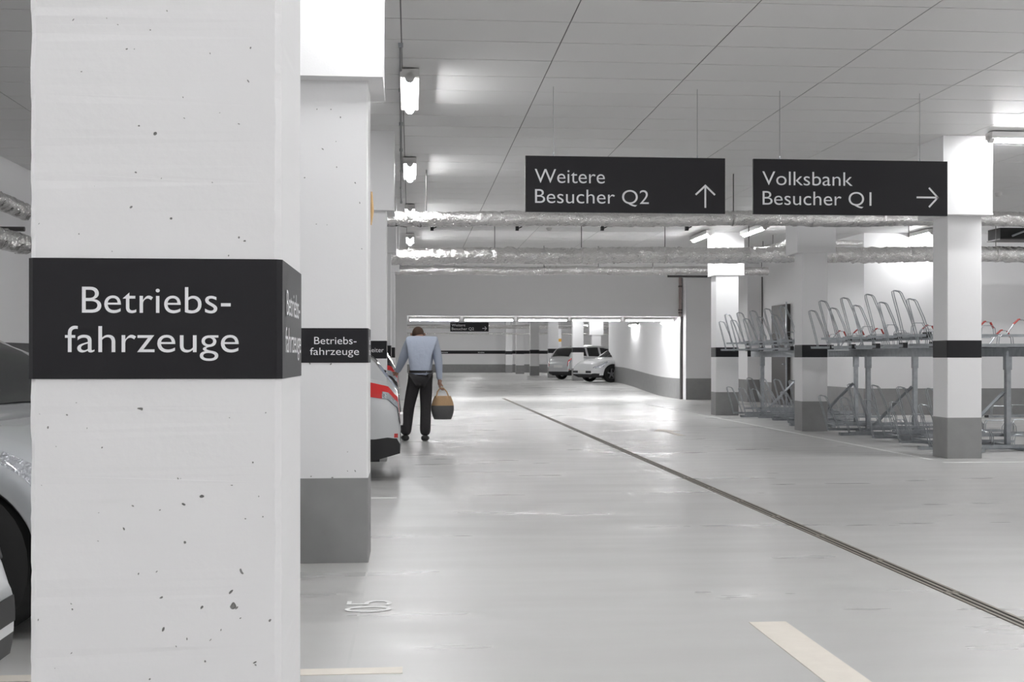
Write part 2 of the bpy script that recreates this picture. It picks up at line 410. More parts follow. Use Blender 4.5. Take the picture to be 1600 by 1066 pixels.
pillar('nearest white concrete pillar at the left, large black band lettered Betriebsfahrzeuge', X1a, X1b, Y1, Y1b, 0, b1, .41*H, None,
       [('Betriebs-', xat(129, Y1), zz(490, S1), 40.5/S1*H, xat(361, Y1)-xat(129, Y1), 'front', 'LEFT'),
        ('fahrzeuge', xat(102.5, Y1), zz(550.7, S1), 40.5/S1*H, xat(373.5, Y1)-xat(102.5, Y1), 'front', 'LEFT'),
        ('Betriebs-', side_c, zz(490, S1), 40.5/S1*H, .255, 'side', 'CENTER'), ('fahrzeuge', side_c, zz(550.7, S1), 40.5/S1*H, .297, 'side', 'CENTER')], pits, c=.009, rough=True)
# second pillar
S2 = 320
X2b, Y2 = at(575, S2); X2a = X2b-.35*H; Y2b = Y2*1.062
pit2 = [(495,172,3),(517,172,3),(532,184,3),(504,234,4),(525,222,3),(526,262,4),(555,286,4),(476,279,3),(494,351,2),(511,352,2),(562,317,3),(565,389,3),(543,706,2),(555,736,4),(543,736,3),(484,568,4),(517,569,4),(486,744,3),(519,746,4)]
pillar('second white pillar from the left, narrow black band lettered Betriebsfahrzeuge', X2a, X2b, Y2, Y2b, 0, (zz(567, S2), zz(513, S2)), zz(747, S2),
       (X2a-.1, at(597, 325)[0], Y2-.11, Y2b+.12, zz(119, 325)),
       [('Betriebs-', xat(491, Y2), zz(538, S2), 11.3/S2*H, xat(557, Y2)-xat(491, Y2), 'front', 'LEFT'),
        ('fahrzeuge', xat(484.5, Y2), zz(554.8, S2), 11.3/S2*H, xat(561, Y2)-xat(484.5, Y2), 'front', 'LEFT'),
        ('Betriebs-', (Y2+Y2b)/2, zz(538, S2), 11.3/S2*H, .25, 'side', 'CENTER'), ('fahrzeuge', (Y2+Y2b)/2, zz(554.8, S2), 11.3/S2*H, .29, 'side', 'CENTER')],
       [(xat(x, Y2), zz(y, S2), r/S2*H*.33) for x, y, r in pit2])
tag(MB().tube([(X2b+.006, Y2b+.02, zz(300, 300)), (X2b+.010, Y2b+.03, zz(330, 300)), (X2b+.004, Y2b+.02, zz(352, 300))], [.006, .012, .004], 6).build('foam_strip', M['foam']),
    'ochre strip of foam squeezed out behind the second pillar', 'foam')
# third to fifth
S3 = 162
X3b, Y3 = at(604, S3)
pillar('third pillar from the left, showing the end of a white word on its black band', X3b-.35*H, X3b, Y3, Y3+.42, 0, (zz(560.5, S3), zz(532.7, S3)), zz(657, S3),
       (X3b-.35*H-.12, at(616, S3)[0], Y3-.06, Y3+.62, zz(329, S3)),
       [('Bezirksleiter', xat(599.5, Y3), zz(550.5, S3), 6.9/S3*H, None, 'front', 'RIGHT')])
for (px, s, bt, bb, capb, lab) in ((611, 115, 540, 559, 395, 'fourth pillar in the left row, a sliver beside the third'), (617, 94, 543, 559, 428, 'fifth pillar in the left row, next to the person')):
    xb, yb = at(px, s)
    pillar(lab, xb-.35*H, xb, yb, yb+.42, 0, (zz(bb, s), zz(bt, s)), H*.41, (xb-.35*H-.1, xb+.07*H, yb-.05, yb+.55, H*2.43))
# right row
def rp(lab, pxl, pxr, s, capl, capr, capz, bt, bb, capfront=.03):
    xa, ya = at(pxl, s); xb = xat(pxr, ya)
    cy = ya-capfront
    return pillar(lab, xa, xb, ya, ya+.40, 0, (zz(bb, s), zz(bt, s)), H*.407, (xat(capl, cy), xat(capr, cy), cy, ya+.58, capz))
rp('right pillar beside the large sign, in front of the bicycle racks', 1480, 1534, 157.5, 1474, 1551, H*(1+1.415), 532, 559, .14)
rp('white pillar between the two bicycle racks', 1253.5, 1293, 114.5, 1246, 1306, H*2.437, 539, 558.5)
rp('white pillar farthest back in the right row, left of the far bicycle rack', 1118.5, 1154, 90, 1117, 1163, H*2.44, 543, 558)
# far room pillars
def fp(lab, pl, pr, s, side=.3, cap=None):
    xa, ya = at(pl, s); xb = xat(pr, ya); z0 = RISE-.002
    return pillar(lab, xa, xb, ya, ya+side*H, z0, (RISE+H*.97, RISE+H*1.14), RISE+.42*H, cap and (xat(cap[0], ya-.02), xat(cap[1], ya-.02), ya-.02, ya+side*H+.1, cap[2]), ztop=H*2.95)
fp('slim far pillar beside the dark end of the far wall, leftmost in the far hall', 790, 800.5, 29.8, .15)
fp('bright far pillar, second from left in the far hall', 806.5, 819, 32)
fp('far pillar third from left in the far hall', 828.5, 842.5, 35.2)
fp('far pillar just left of the silver car seen from behind', 857, 872.5, 40)
q = fp('bright far pillar between the two cars in the far hall', 895, 912, 45.5)
fp('far pillar with a wide casing above the white car', 924.5, 939, 40, .3, (921, 943, H*1.9))

# ---------------------------------------------------------------- hanging signs
YS = 9.72*H; SS = 194.6
def hang_sign(label, xl, xr, zt, zb, Y, lines, arrow, ceil_z, wires, lift=0, th=.03):
    r = empty('hanging_sign', ((xl+xr)/2, Y, zb), 0, label, 'sign')
    cx = (xl+xr)/2
    MB().box(xl-cx, xr-cx, 0, th, 0, zt-zb).build('sign_panel', M['sign'], r)
    for (t, x, z, ch, wd) in lines:
        v, f = text_mesh(t, (x-cx, -.002, z-zb), (1, 0, 0), (0, 0, 1), ch, wd, 'LEFT', -.004); MB().add(v, f).build('lettering', M['letter'], r)
    (ax, az, L, hw, kind, th2) = arrow
    def bar(p, q):
        p, q = Vector(p), Vector(q); d = (q-p).normalized(); nn = Vector((-d.y, d.x))*th2/2
        return [p-nn, q-nn, q+nn, p+nn]
    m = MB()
    pts = [bar((0, -L/2), (0, L/2-th2*.5)), bar((-hw, L/2-hw), (th2*.33, L/2)), bar((hw, L/2-hw), (-th2*.33, L/2))]
    for q in pts:
        if kind == 'right': q = [Vector((v.y, -v.x)) for v in q]
        m.add([(ax-cx+v.x, -.0022-.0003*pts.index(q) if q in pts else -.0022, az-zb+v.y) for v in q], [(0, 1, 2, 3)])
    m.build('arrow', M['letter'], r)
    for x in wires:
        MB().tube([(x-cx, th/2, zt-zb), (x-cx, th/2, ceil_z-zb)], .0022, 5).build('wire', M['wire'], r)
        MB().tube([(x-cx, th/2, zt-zb), (x-cx, th/2, zt-zb+.03)], .006, 6).build('clamp', M['steel'], r)
    return r
zt, zb = zz(243.2, SS), zz(331, SS)
x = lambda p: xat(p, YS)
hang_sign('black hanging sign reading Weitere Besucher Q2 with an up arrow', x(821), x(1133), zt, zb, YS,
          [('Weitere', x(835.5), zz(285.4, SS), 21.7/SS*H, x(945)-x(835.5)), ('Besucher Q2', x(836), zz(317, SS), 21.7/SS*H, x(1013.7)-x(836))],
          (x(1102), zz(304, SS), 36/SS*H, 15.5/SS*H, 'up', 2.9/SS*H), ZC, [x(865), x(1090)])
SS2 = 190.5
hang_sign('black hanging sign reading Volksbank Besucher Q1 with a right arrow', x(1177), x(1480.5), zt, zb, YS,
          [('Volksbank', x(1191), zz(288.2, 192), 21.7/SS*H, x(1332)-x(1191)), ('Besucher Q1', x(1191.5), zz(319.2, 192), 21.7/SS*H, x(1361.5)-x(1191.5))],
          (x(1449), zz(307, SS2), 36/SS*H, 15.5/SS*H, 'right', 2.9/SS*H), ZC, [x(1219), x(1438)])
sF = 37; YF = at(733, sF)[1]; xf = lambda p: xat(p, YF)
hang_sign('small distant hanging sign reading Weitere Besucher Q2 with a right arrow', xf(703.5), xf(763.5), zz(504, sF), zz(518.3, sF), YF,
          [('Weitere', xf(705.8), zz(510.2, sF), 4/sF*H, xf(727)-xf(705.8)), ('Besucher Q2', xf(705.8), zz(516, sF), 4.1/sF*H, xf(740.5)-xf(705.8))],
          (xf(757), zz(513.3, sF), 7/sF*H, 3/sF*H, 'right', .9/sF*H), H*2.95, [xf(708), xf(759)])
# small banner with an orange block, far hall
xo, yo = at(875, 34)
bn = empty('banner', (xo, yo, zz(547, 34)), 0, 'narrow white banner with an orange block, far hall beside a pillar', 'banner')
hb = (547-512)/34*H
MB().box(-.08, .08, 0, .02, 0, hb).build('panel', M['letter'], bn)
MB().box(-.078, .078, -.004, 0, hb*.37, hb*.5).build('print_block', M['orange'], bn)
for q in (-.07, .07): MB().tube([(q, .01, hb), (q, .01, H*2.95-zz(547, 34))], .005, 5).build('wire', M['wire'], bn)

# ---------------------------------------------------------------- ducts
def duct(label, p0, p1, r, rings=.33, hang=(), ceil=ZC, crink=.15, name='foil_duct'):
    p0, p1 = Vector(p0), Vector(p1); L = (p1-p0).length; t = (p1-p0)/L
    rt = empty(name, p0, 0, label, 'duct')
    n = 22; N = max(int(L/.03), 8); a = t.cross(Vector((0, 0, 1))).normalized(); b = a.cross(t).normalized()
    mb = MB(); seed = random.uniform(0, 50)
    for i in range(N+1):
        d = L*i/N
        sag = .01*math.sin(d*2.1+seed)
        for k in range(n):
            th = 2*PI*k/n
            rr = r*(1+crink*(noise.noise(Vector((d*9, math.cos(th)*2.2+seed, math.sin(th)*2.2)))+.6*noise.noise(Vector((d*26, math.cos(th)*5+seed, math.sin(th)*5)))))
            ph = (d+th*.03*rings/.33)/rings % 1
            if ph < .09: rr *= .88
            elif ph < .2: rr *= 1.03
            mb.v.append(tuple(t*d+a*math.cos(th)*rr+b*(math.sin(th)*rr+sag)))
    for i in range(N):
        for k in range(n):
            mb.f.append((i*n+k, i*n+(k+1) % n, (i+1)*n+(k+1) % n, (i+1)*n+k)); mb.mi.append(0)
    mb.f += [tuple(range(n-1, -1, -1)), tuple(range(N*n, N*n+n))]; mb.mi += [0, 0]
    mb.build('foil_wrap', M['foil'], rt, smooth=True)
    for d in hang:
        q = t*d
        MB().tube([q+Vector((0, 0, r)), Vector((q.x, q.y, ceil-p0.z))], .008, 6).build('hanger_rod', M['darkpipe'], rt)
        cp = [q+a*math.cos(2*PI*k/24)*(r*1.03)+b*math.sin(2*PI*k/24)*(r*1.03) for k in range(25)]
        mm = MB()
        for k in range(24):
            A_, B_ = cp[k], cp[k+1]; mm.add([A_-t*.015, A_+t*.015, B_+t*.015, B_-t*.015], [(0, 1, 2, 3)])
        mm.build('clamp_ring', M['tape'], rt)
    return rt
def xduct(label, px0, px1, s, yc0, yc1, dia, hangpx=(), x0=None, x1=None, rings=.33):
    Y = at(900, s)[1]
    xa = x0 if x0 is not None else xat(px0, Y); xb = x1 if x1 is not None else xat(px1, Y)
    sa = 1900/((Y*math.cos(YAW)+xa*math.sin(YAW))/H); sb = 1900/((Y*math.cos(YAW)+xb*math.sin(YAW))/H)
    za, zb_ = zz(yc0, sa), zz(yc1, sb)
    return duct(label, (xa, Y, za), (xb, Y, zb_), dia/s*H/2, rings, [xat(p, Y)-xa for p in hangpx])
xduct('silver foil wrapped duct crossing just below the hanging signs', 604, 1600, 133, 342, 342, 23, [666, 900, 1146, 1380], x0=XL+.3, x1=XR-.4)
sB = 101
xduct('thicker foil wrapped duct, the middle of the three crossing the hall', 612, 1600, sB, 402, 396, 25, [773, 908.5, 1039, 1170, 1300, 1420, 1556], x0=XL+.3, x1=XR-.5, rings=.5)
xduct('thin foil duct crossing directly in front of the header wall', 620, 1200, 80, 423, 423, 12.5, [850, 935, 1020, 1190], x0=XL+.3, rings=.14)
xduct('thin foil duct above the thick one at the right side', 1290, 1600, 91, 380, 377, 9, [1400, 1540], x1=XR-.5)
duct('foil duct running towards the left wall, upper of two, left edge', (-4.05*H, 5*H, H*2.55), (-4.05*H, 13.2*H, H*2.55), .105, .33, [5.35*H, 8.5*H])
duct('foil duct along the left wall, lower of two, left edge', (-4.05*H, 5*H, H*2.185), (-4.05*H, 13.2*H, H*2.185), .125, .5, [])
MB_ = MB().tube([(XL+.02, at(30, 150)[1], zz(358, 150)), (XL+.5, at(30, 150)[1], zz(358, 150))], .03, 8)
tag(MB_.build('duct_bracket', M['darkpipe']), 'dark bracket on the left wall between the two foil ducts', 'bracket')
# oblique duct behind the right part
pa = at(1180, 80); pb = at(1260, 110)
duct('short foil duct rising obliquely behind the pillar between the racks', (pa[0], pa[1], zz(393, 80)), (*at(1232, 95), zz(380, 95)), .07, .33, [1.2, 2.6])
# far hall ducts
Ysr = at(700, 35)[1]
duct('pale duct crossing the far hall behind the small sign', (-8*H, Ysr, zz(510.5, 35)), (15*H, Ysr, zz(510.5, 35)), .10, .6, [3, 9, 15, 21], H*2.95)
Ysr = at(700, 33)[1]
duct('thin lower duct in the far hall above the far wall band', (-8*H, Ysr, zz(521.3, 33)), (15*H, Ysr, zz(521.3, 33)), .045, .6, [3, 9, 15, 21], H*2.95)
# ceiling conduit and pipes
xa, ya = at(626, 225); xb, yb = at(627, 112)
cd = empty('ceiling_conduit', (xa, ya, ZC-.03), 0, 'thin pale conduit along the ceiling left of the lamp row', 'conduit')
MB().tube([(0, 0, 0), (xb-xa, yb-ya, 0)], .012, 8).build('pipe', M['wire'], cd)
for k in range(7): MB().box(-.02, .02, -.012, .012, -.005, .03).build('clip', M['steel'], cd, loc=((xb-xa)*k/6, (yb-ya)*k/6, 0))
Yh = Y_HEAD-.1
tag(MB().tube([(xat(1043, Y6-.1), Y6-.1, zz(432, 65.5)), (xat(1145, Y6-.1), Y6-.1, zz(432, 65.5))], .03, 8).build('sprinkler_pipe', M['darkpipe']), 'thin dark pipe under the duct at the top right of the header wall', 'pipe')
dp = empty('downpipe', (xat(1063.5, Yh), Yh+.06, zz(494, 64.8)), 0, 'brownish pipe down the header wall to the opening corner', 'pipe')
hd = zz(433, 65)-zz(494, 65)
MB().tube([(0, 0, 0), (0, 0, hd)], .042, 10).build('pipe', M['pinkpipe'], dp)
for q in (.08, .16, hd*.75): MB().tube([(0, 0, q), (0, 0, q+.04)], .056, 10).build('collar', M['darkpipe'], dp)
xw, yw = at(1190, 69.5)
dp = empty('downpipe', (xw, yw-.05, 0), 0, 'thin grey pipe with a valve down the wall behind the far bicycle rack', 'pipe')
MB().tube([(0, 0, 1.2), (0, 0, zz(432, 70))], .018, 8).build('pipe', M['darkpipe'], dp)
MB().tube([(0, 0, zz(532, 70)), (0, 0, zz(529, 70)), (0, 0, zz(513, 70)), (0, 0, zz(508, 70))], [.03, .06, .06, .03], 10).build('valve', M['steel'], dp)
for i, px in enumerate((675, 808, 941, 1073)):
    X, Y = at(px, 94)
    o = tag(MB().box(-.03, .03, -.05, .05, -.085, 0).tube([(0, 0, -.05), (.1, 0, -.002)], .012, 6).build('ceiling_clamp', M['plastic'], loc=(X, Y, ZC)),
        'black ceiling clamp, %s of four in a row between the two upper ducts' % ('leftmost', 'second from left', 'third from left', 'rightmost')[i], 'clamp', 'black ceiling clamps')
X, Y = at(858, 90)
for (px, s, lab) in ((858, 93, 'small round white detector on the ceiling left of the middle'), (1560, 118, 'small round detector on the ceiling right of the right pillar')):
    X, Y = at(px, s)
    tag(MB().tube([(X, Y, ZC), (X, Y, ZC-.03), (X, Y, ZC-.06)], [.06, .055, .03], 14).build('smoke_detector', M['lampbody']), lab, 'detector')
# dark ventilation box at the right edge
X, Y = at(1563, 98)
vb = empty('ventilation_box', (X, Y, zz(373, 98)), 0, 'dark ventilation box under the ceiling at the right edge', 'ventilation box')
MB().box(0, 1.6, 0, .5, 0, .21).build('housing', M['slot'], vb)
MB().box(-.02, 1.6, -.02, .52, -.02, 0).build('flange', M['darkpipe'], vb)
MB().tube([(.22, -.03, .05), (.5, -.03, .16)], .02, 6).build('stay', M['steel'], vb)

# ---------------------------------------------------------------- lamps
def lamp_proto(L=1.5):
    r = empty('tube_lamp', (0, 0, 0)); tag(r, 'x', 'lamp')
    MB().prism([(-.085,0),(.085,0),(.085,L),(-.085,L)], .0, .075).build('housing', M['lampbody'], r)
    d = MB().tube([(0, .05, 0), (0, L-.05, 0)], .042, 10).build('diffuser', M['lamp'], r, smooth=True)
    for y in (0, L-.05):
        MB().tube([(0, y, 0), (0, y+.05, 0)], .045, 10).build('end_cap', M['lampbody'], r)
    MB().box(-.02, .02, L*.25, L*.25+.03, .075, .09).build('bracket', M['steel'], r)
    MB().box(-.02, .02, L*.75, L*.75+.03, .075, .09).build('bracket', M['steel'], r)
    return r
lp = lamp_proto(); used = [False]
def lamp(x, y, z, rz, lab, group=None):
    o = lp if not used[0] else copy_tree(lp)
    used[0] = True
    o.location = (x, y, z); o.rotation_euler = (0, 0, rz); o['label'] = lab
    if group: o['group'] = group
    return o
ZL = ZC-.09
xl, yl = at(640.5, 206)
STEP = 4.05*H
names = {0: 'nearest lit ceiling tube above the lane at the upper left', 1: 'second lit ceiling tube above the lane, beyond the nearest', 2: 'third ceiling tube above the lane, behind the first foil duct', 3: 'ceiling tube above the lane near the header wall'}
for k in range(-3, 4):
    lamp(-.005 if k >= 0 else 0, yl-.1+k*STEP, ZL, 0, names.get(k, 'lit ceiling tube above the lane behind or above the view'), None if k in names else 'lamps out of view')
off = 'lit ceiling tube outside the view over the parking hall'
for k in range(-3, 0): lamp(2.9*H, yl+k*STEP-1.6, ZL, 0, off, 'lamps out of view')
for k in range(-3, 1): lamp(6.9*H, yl+k*STEP+.5, ZL, 0, off, 'lamps out of view')
for k in range(-3, -1): lamp(-2.3*H, yl+k*STEP, ZL, 0, 'lit ceiling tube above the lane behind or above the view', 'lamps out of view')
xq, yq = at(1193, 97)
lamp(xq, yq-.1, ZL-.02, 0, 'lit ceiling tube left of the pillar between the racks, right of two')
xq, yq = at(1110, 92)
lamp(xq, yq, ZL, 0, 'lit ceiling tube touching the casing of the far right pillar')
xq, yq = at(1457, 93)
lamp(xq, yq, ZL, 0, 'lit ceiling tube seen just left of the right pillar under the sign')
xq, yq = at(1545, 162)
lamp(xq, yq, ZL, -PI/2, 'lit ceiling tube at the right edge beside the pillar casing')
for (xx, yy_) in ((9.5, 13), (11, 17.5), (9.5, 6), (12, 3)): lamp(xx*H, yy_*H, ZL, -PI/2, off, 'lamps out of view')
# passage lamps on the right wall; unseen tubes added to light the far hall
for (px, s, lab) in ((1028, 62, 'lit tube high on the passage wall, nearer to the opening'), (979, 54, 'lit tube high on the passage wall, farther from the opening')):
    x_, y_ = at(px, s); lamp(XP-.06, y_-.6, zz(502 if s == 62 else 506, s)-.03, 0, lab)
for i, (xx, yy_) in enumerate(((-3, 38), (1.5, 38), (5.2, 40), (9.5, 41), (-3, 46), (2, 46), (7, 46), (11, 46), (-2, 54), (3, 54), (8, 54), (12, 54), (-3, 59.5), (0, 59.5), (3, 59.5), (6, 59.5), (9, 59.5))):  # out of sight; the farthest row is added to brighten the far wall
    lamp(xx*H, yy_*H, H*2.95-.09, 0, 'added ceiling tube lighting the far hall, hidden above the opening', 'added far hall lamps')
wd = (X_JAMB-X_JL)/5  # tube row added to draw the lit beam underside as a bright line
for i in range(5):
    lamp(X_JL+.04+i*wd, Y_HEAD+.5*H, zz(495, 64.5)-.079, -PI/2, 'added lit tube drawing the bright line under the deep header beam, %s of five' % ('leftmost', 'second from left', 'middle', 'second from right', 'rightmost')[i])

# ---------------------------------------------------------------- bicycle racks
def hoop_pts(h, lean, wd, y):
    # inverted U in the x-z plane leaning to -x, rounded top
    P = []
    def pt(u, v): return (-u_dir*0+(-lean*v/h)+u, y, v)
    u_dir = 0
    for v in (0, h*.3, h*.6, h*.9): P.append((-lean*(v/h)**1.1, y, v))
    P.append((-lean+.01, y, h*.975)); P.append((-lean+.035, y, h)); P.append((-lean+wd*.62, y, h-.012)); P.append((-lean+wd*.78, y, h*.94))
    for v in (h*.6, h*.3, 0): P.append((-lean*(v/h)**1.1+wd*(.8+.35*(1-v/h)), y, v))
    return P
def make_hoop(h, lean, wd, name='wheel_hoop'):
    m = MB()
    for y in (-.032, .032): m.tube(hoop_pts(h, lean, wd, y), .0065, 6, cap=False)
    m.tube([(-lean+.035, -.032, h), (-lean+.035, .032, h)], .0065, 6); m.tube([(-lean+wd*.62, -.032, h-.012), (-lean+wd*.62, .032, h-.012)], .0065, 6)
    return m
def arch_pts(x, w_, h_, y):
    return [(x, y, 0), (x+.01, y, h_*.75), (x+.04, y, h_), (x+w_-.04, y, h_), (x+w_-.01, y, h_*.75), (x+w_, y, 0)]
hm = make_hoop(.56, .155, .16).build('wheel_hoop', M['steel'], None, smooth=True).data
ho = [o for o in C.objects if o.data == hm][0]; bpy.data.objects.remove(ho)
lm = MB()
for y in (-.028, .028): lm.tube(arch_pts(0, .2, .2, y), .0055, 6, cap=False)
lm.tube([(.04, -.028, .2), (.04, .028, .2)], .0055, 6)
low_me = lm.build('rear_hoop', M['steel'], None, smooth=True); lowm = low_me.data; bpy.data.objects.remove(low_me)
LT = 1.75
tr = MB().box(0, LT, -.055, -.047, 0, .035).box(0, LT, .047, .055, 0, .035).box(0, LT, -.047, .047, 0, .006).box(0, LT, -.068, -.055, .028, .035).box(0, LT, .055, .068, .028, .035)
tro = tr.build('wheel_trough', M['steel']); trm = tro.data; bpy.data.objects.remove(tro)
cpo = MB().box(-.03, .03, -.072, .072, -.012, .06).build('end_clamp', M['plastic']); cpm = cpo.data; bpy.data.objects.remove(cpo)
g1 = MB(); g1.tube([(0, 0, .02), (.1, 0, .2), (.16, 0, .27), (.24, 0, .26), (.28, 0, .16)], .009, 6)
g1o = g1.build('lift_handle', M['steel'], smooth=True); g1m = g1o.data; bpy.data.objects.remove(g1o)
g2 = MB(); g2.tube([(.10, 0, .2), (.16, 0, .272), (.18, 0, .275)], .014, 7); g2.tube([(.24, 0, .262), (.28, 0, .16)], .014, 7)
g2o = g2.build('red_grip', M['redgrip'], smooth=True); g2m = g2o.data; bpy.data.objects.remove(g2o)
def inst(name, me, parent, loc, rot=(0, 0, 0), sc_=(1, 1, 1)):
    o = bpy.data.objects.new(name, me); C.objects.link(o); o.parent = parent; o.location = loc; o.rotation_euler = rot; o.scale = sc_; return o
def rack(label, X, y0, y1, posts, red=True, phase=0):
    r = empty('bicycle_rack', (X, y0, 0), 0, label, 'bicycle rack', 'two-tier bicycle racks')
    L = y1-y0; n = int(round(L/(.4*H))) ; st = L/n
    for i in range(n+1):
        hi = (i+phase) % 2 == 1; y = i*st
        # lower tier
        zb = .16 if hi else .045
        xo = .10 if hi else 0.0
        t = inst('wheel_trough', trm, r, (xo, y, zb), (0, 0, 0), (.9, 1, 1))
        inst('wheel_hoop', hm, t, (.22 if hi else .0, 0, .01), sc_=(1.1, 1, 1.12 if hi else .98))
        inst('rear_hoop', lowm, t, (.72, 0, .01)); inst('rear_hoop', lowm, t, (1.22, 0, .01), sc_=(1, 1, .8))
        # upper tier
        zu = H*(1+.275) if hi else H*(1+.165)
        xo = -.16
        t = inst('wheel_trough', trm, r, (xo-.1, y, zu-.05))
        inst('end_clamp', cpm, t, (.42 if hi else .3, 0, 0)); inst('wheel_hoop', hm, t, (.10, 0, .01), sc_=(1, 1, 1.07))
        inst('rear_hoop', lowm, t, (.62, 0, .01)); inst('rear_hoop', lowm, t, (1.15, 0, .01), sc_=(1, 1, .7))
        if red:
            h_ = inst('lift_handle', g1m, t, (1.5, 0, .0), sc_=(1.1, 1, .85)); inst('red_grip', g2m, h_, (0, 0, 0))
    MB().box(-.02, .05, -.25, L+.2, .05, .10).build('lower_rail', M['steel'], r, loc=(.55, 0, -.045))
    MB().box(-.02, .05, -.25, L+.2, .05, .10).build('lower_rail', M['steel'], r, loc=(1.25, 0, -.045))
    zu = H*1.165-.06
    MB().box(0, .05, -.25, L+.2, -.12, 0).build('upper_beam', M['steel'], r, loc=(.42, 0, zu))
    MB().box(0, .05, -.25, L+.2, -.12, 0).build('upper_beam', M['steel'], r, loc=(1.2, 0, zu))
    MB().box(0, .05, -.25, L+.2, 0, .06).build('upper_rail', M['steel'], r, loc=(.30, 0, zu+.11))
    for y in posts:
        for xo in (.45, 1.2):
            p = MB().box(-.03, .03, -.035, .035, .05, zu).build('post', M['steel'], r, loc=(xo, y, -.045))
            MB().box(-.04, .04, -.042, .042, zu-.25, zu-.06).build('post_sleeve', M['steel'], p)
        MB().box(-.05, 1.85, -.05, .05, 0, .045).build('foot', M['steel'], r, loc=(.05, y, .001))
        MB().tube([(.47, y, .08), (1.15, y, .75)], .025, 4).build('brace', M['steel'], r)
    return r
XRK = 5.53*H
rack('near two-tier galvanised bicycle rack, between the right pillar and the next pillar back', XRK, 12.55*H, 15.75*H, [.35, 3.3])
rack('far two-tier galvanised bicycle rack, beyond the pillar that divides the racks', XRK+.04, 17.15*H, 20.6*H, [.4, 3.6], phase=1)
# low single stands near the back wall at the right edge
def stand(px, s, lab):
    X, Y = at(px, s)
    r = empty('wheel_stand', (X, Y, 0), 0, lab, 'bicycle stand')
    MB().box(-.25, .55, -.03, .03, 0, .04).build('base_bar', M['steel'], r)
    MB().box(-.3, -.25, -.04, .04, 0, .05).build('end_clamp', M['plastic'], r)
    for y in (-.03, .03): MB().tube(arch_pts(-.18, .42, .2, y), .008, 6).build('hoop', M['steel'], r, loc=(0, 0, .03))
for i, (px, s) in enumerate(((1562, 93), (1592, 91), (1555, 121), (1598, 119))):
    stand(px, s, ('low galvanised wheel stand by the back wall right of the right pillar', 'low galvanised wheel stand by the back wall at the right edge', 'low galvanised wheel stand just right of the right pillar, nearer row', 'low galvanised wheel stand at the right edge, nearer row')[i])

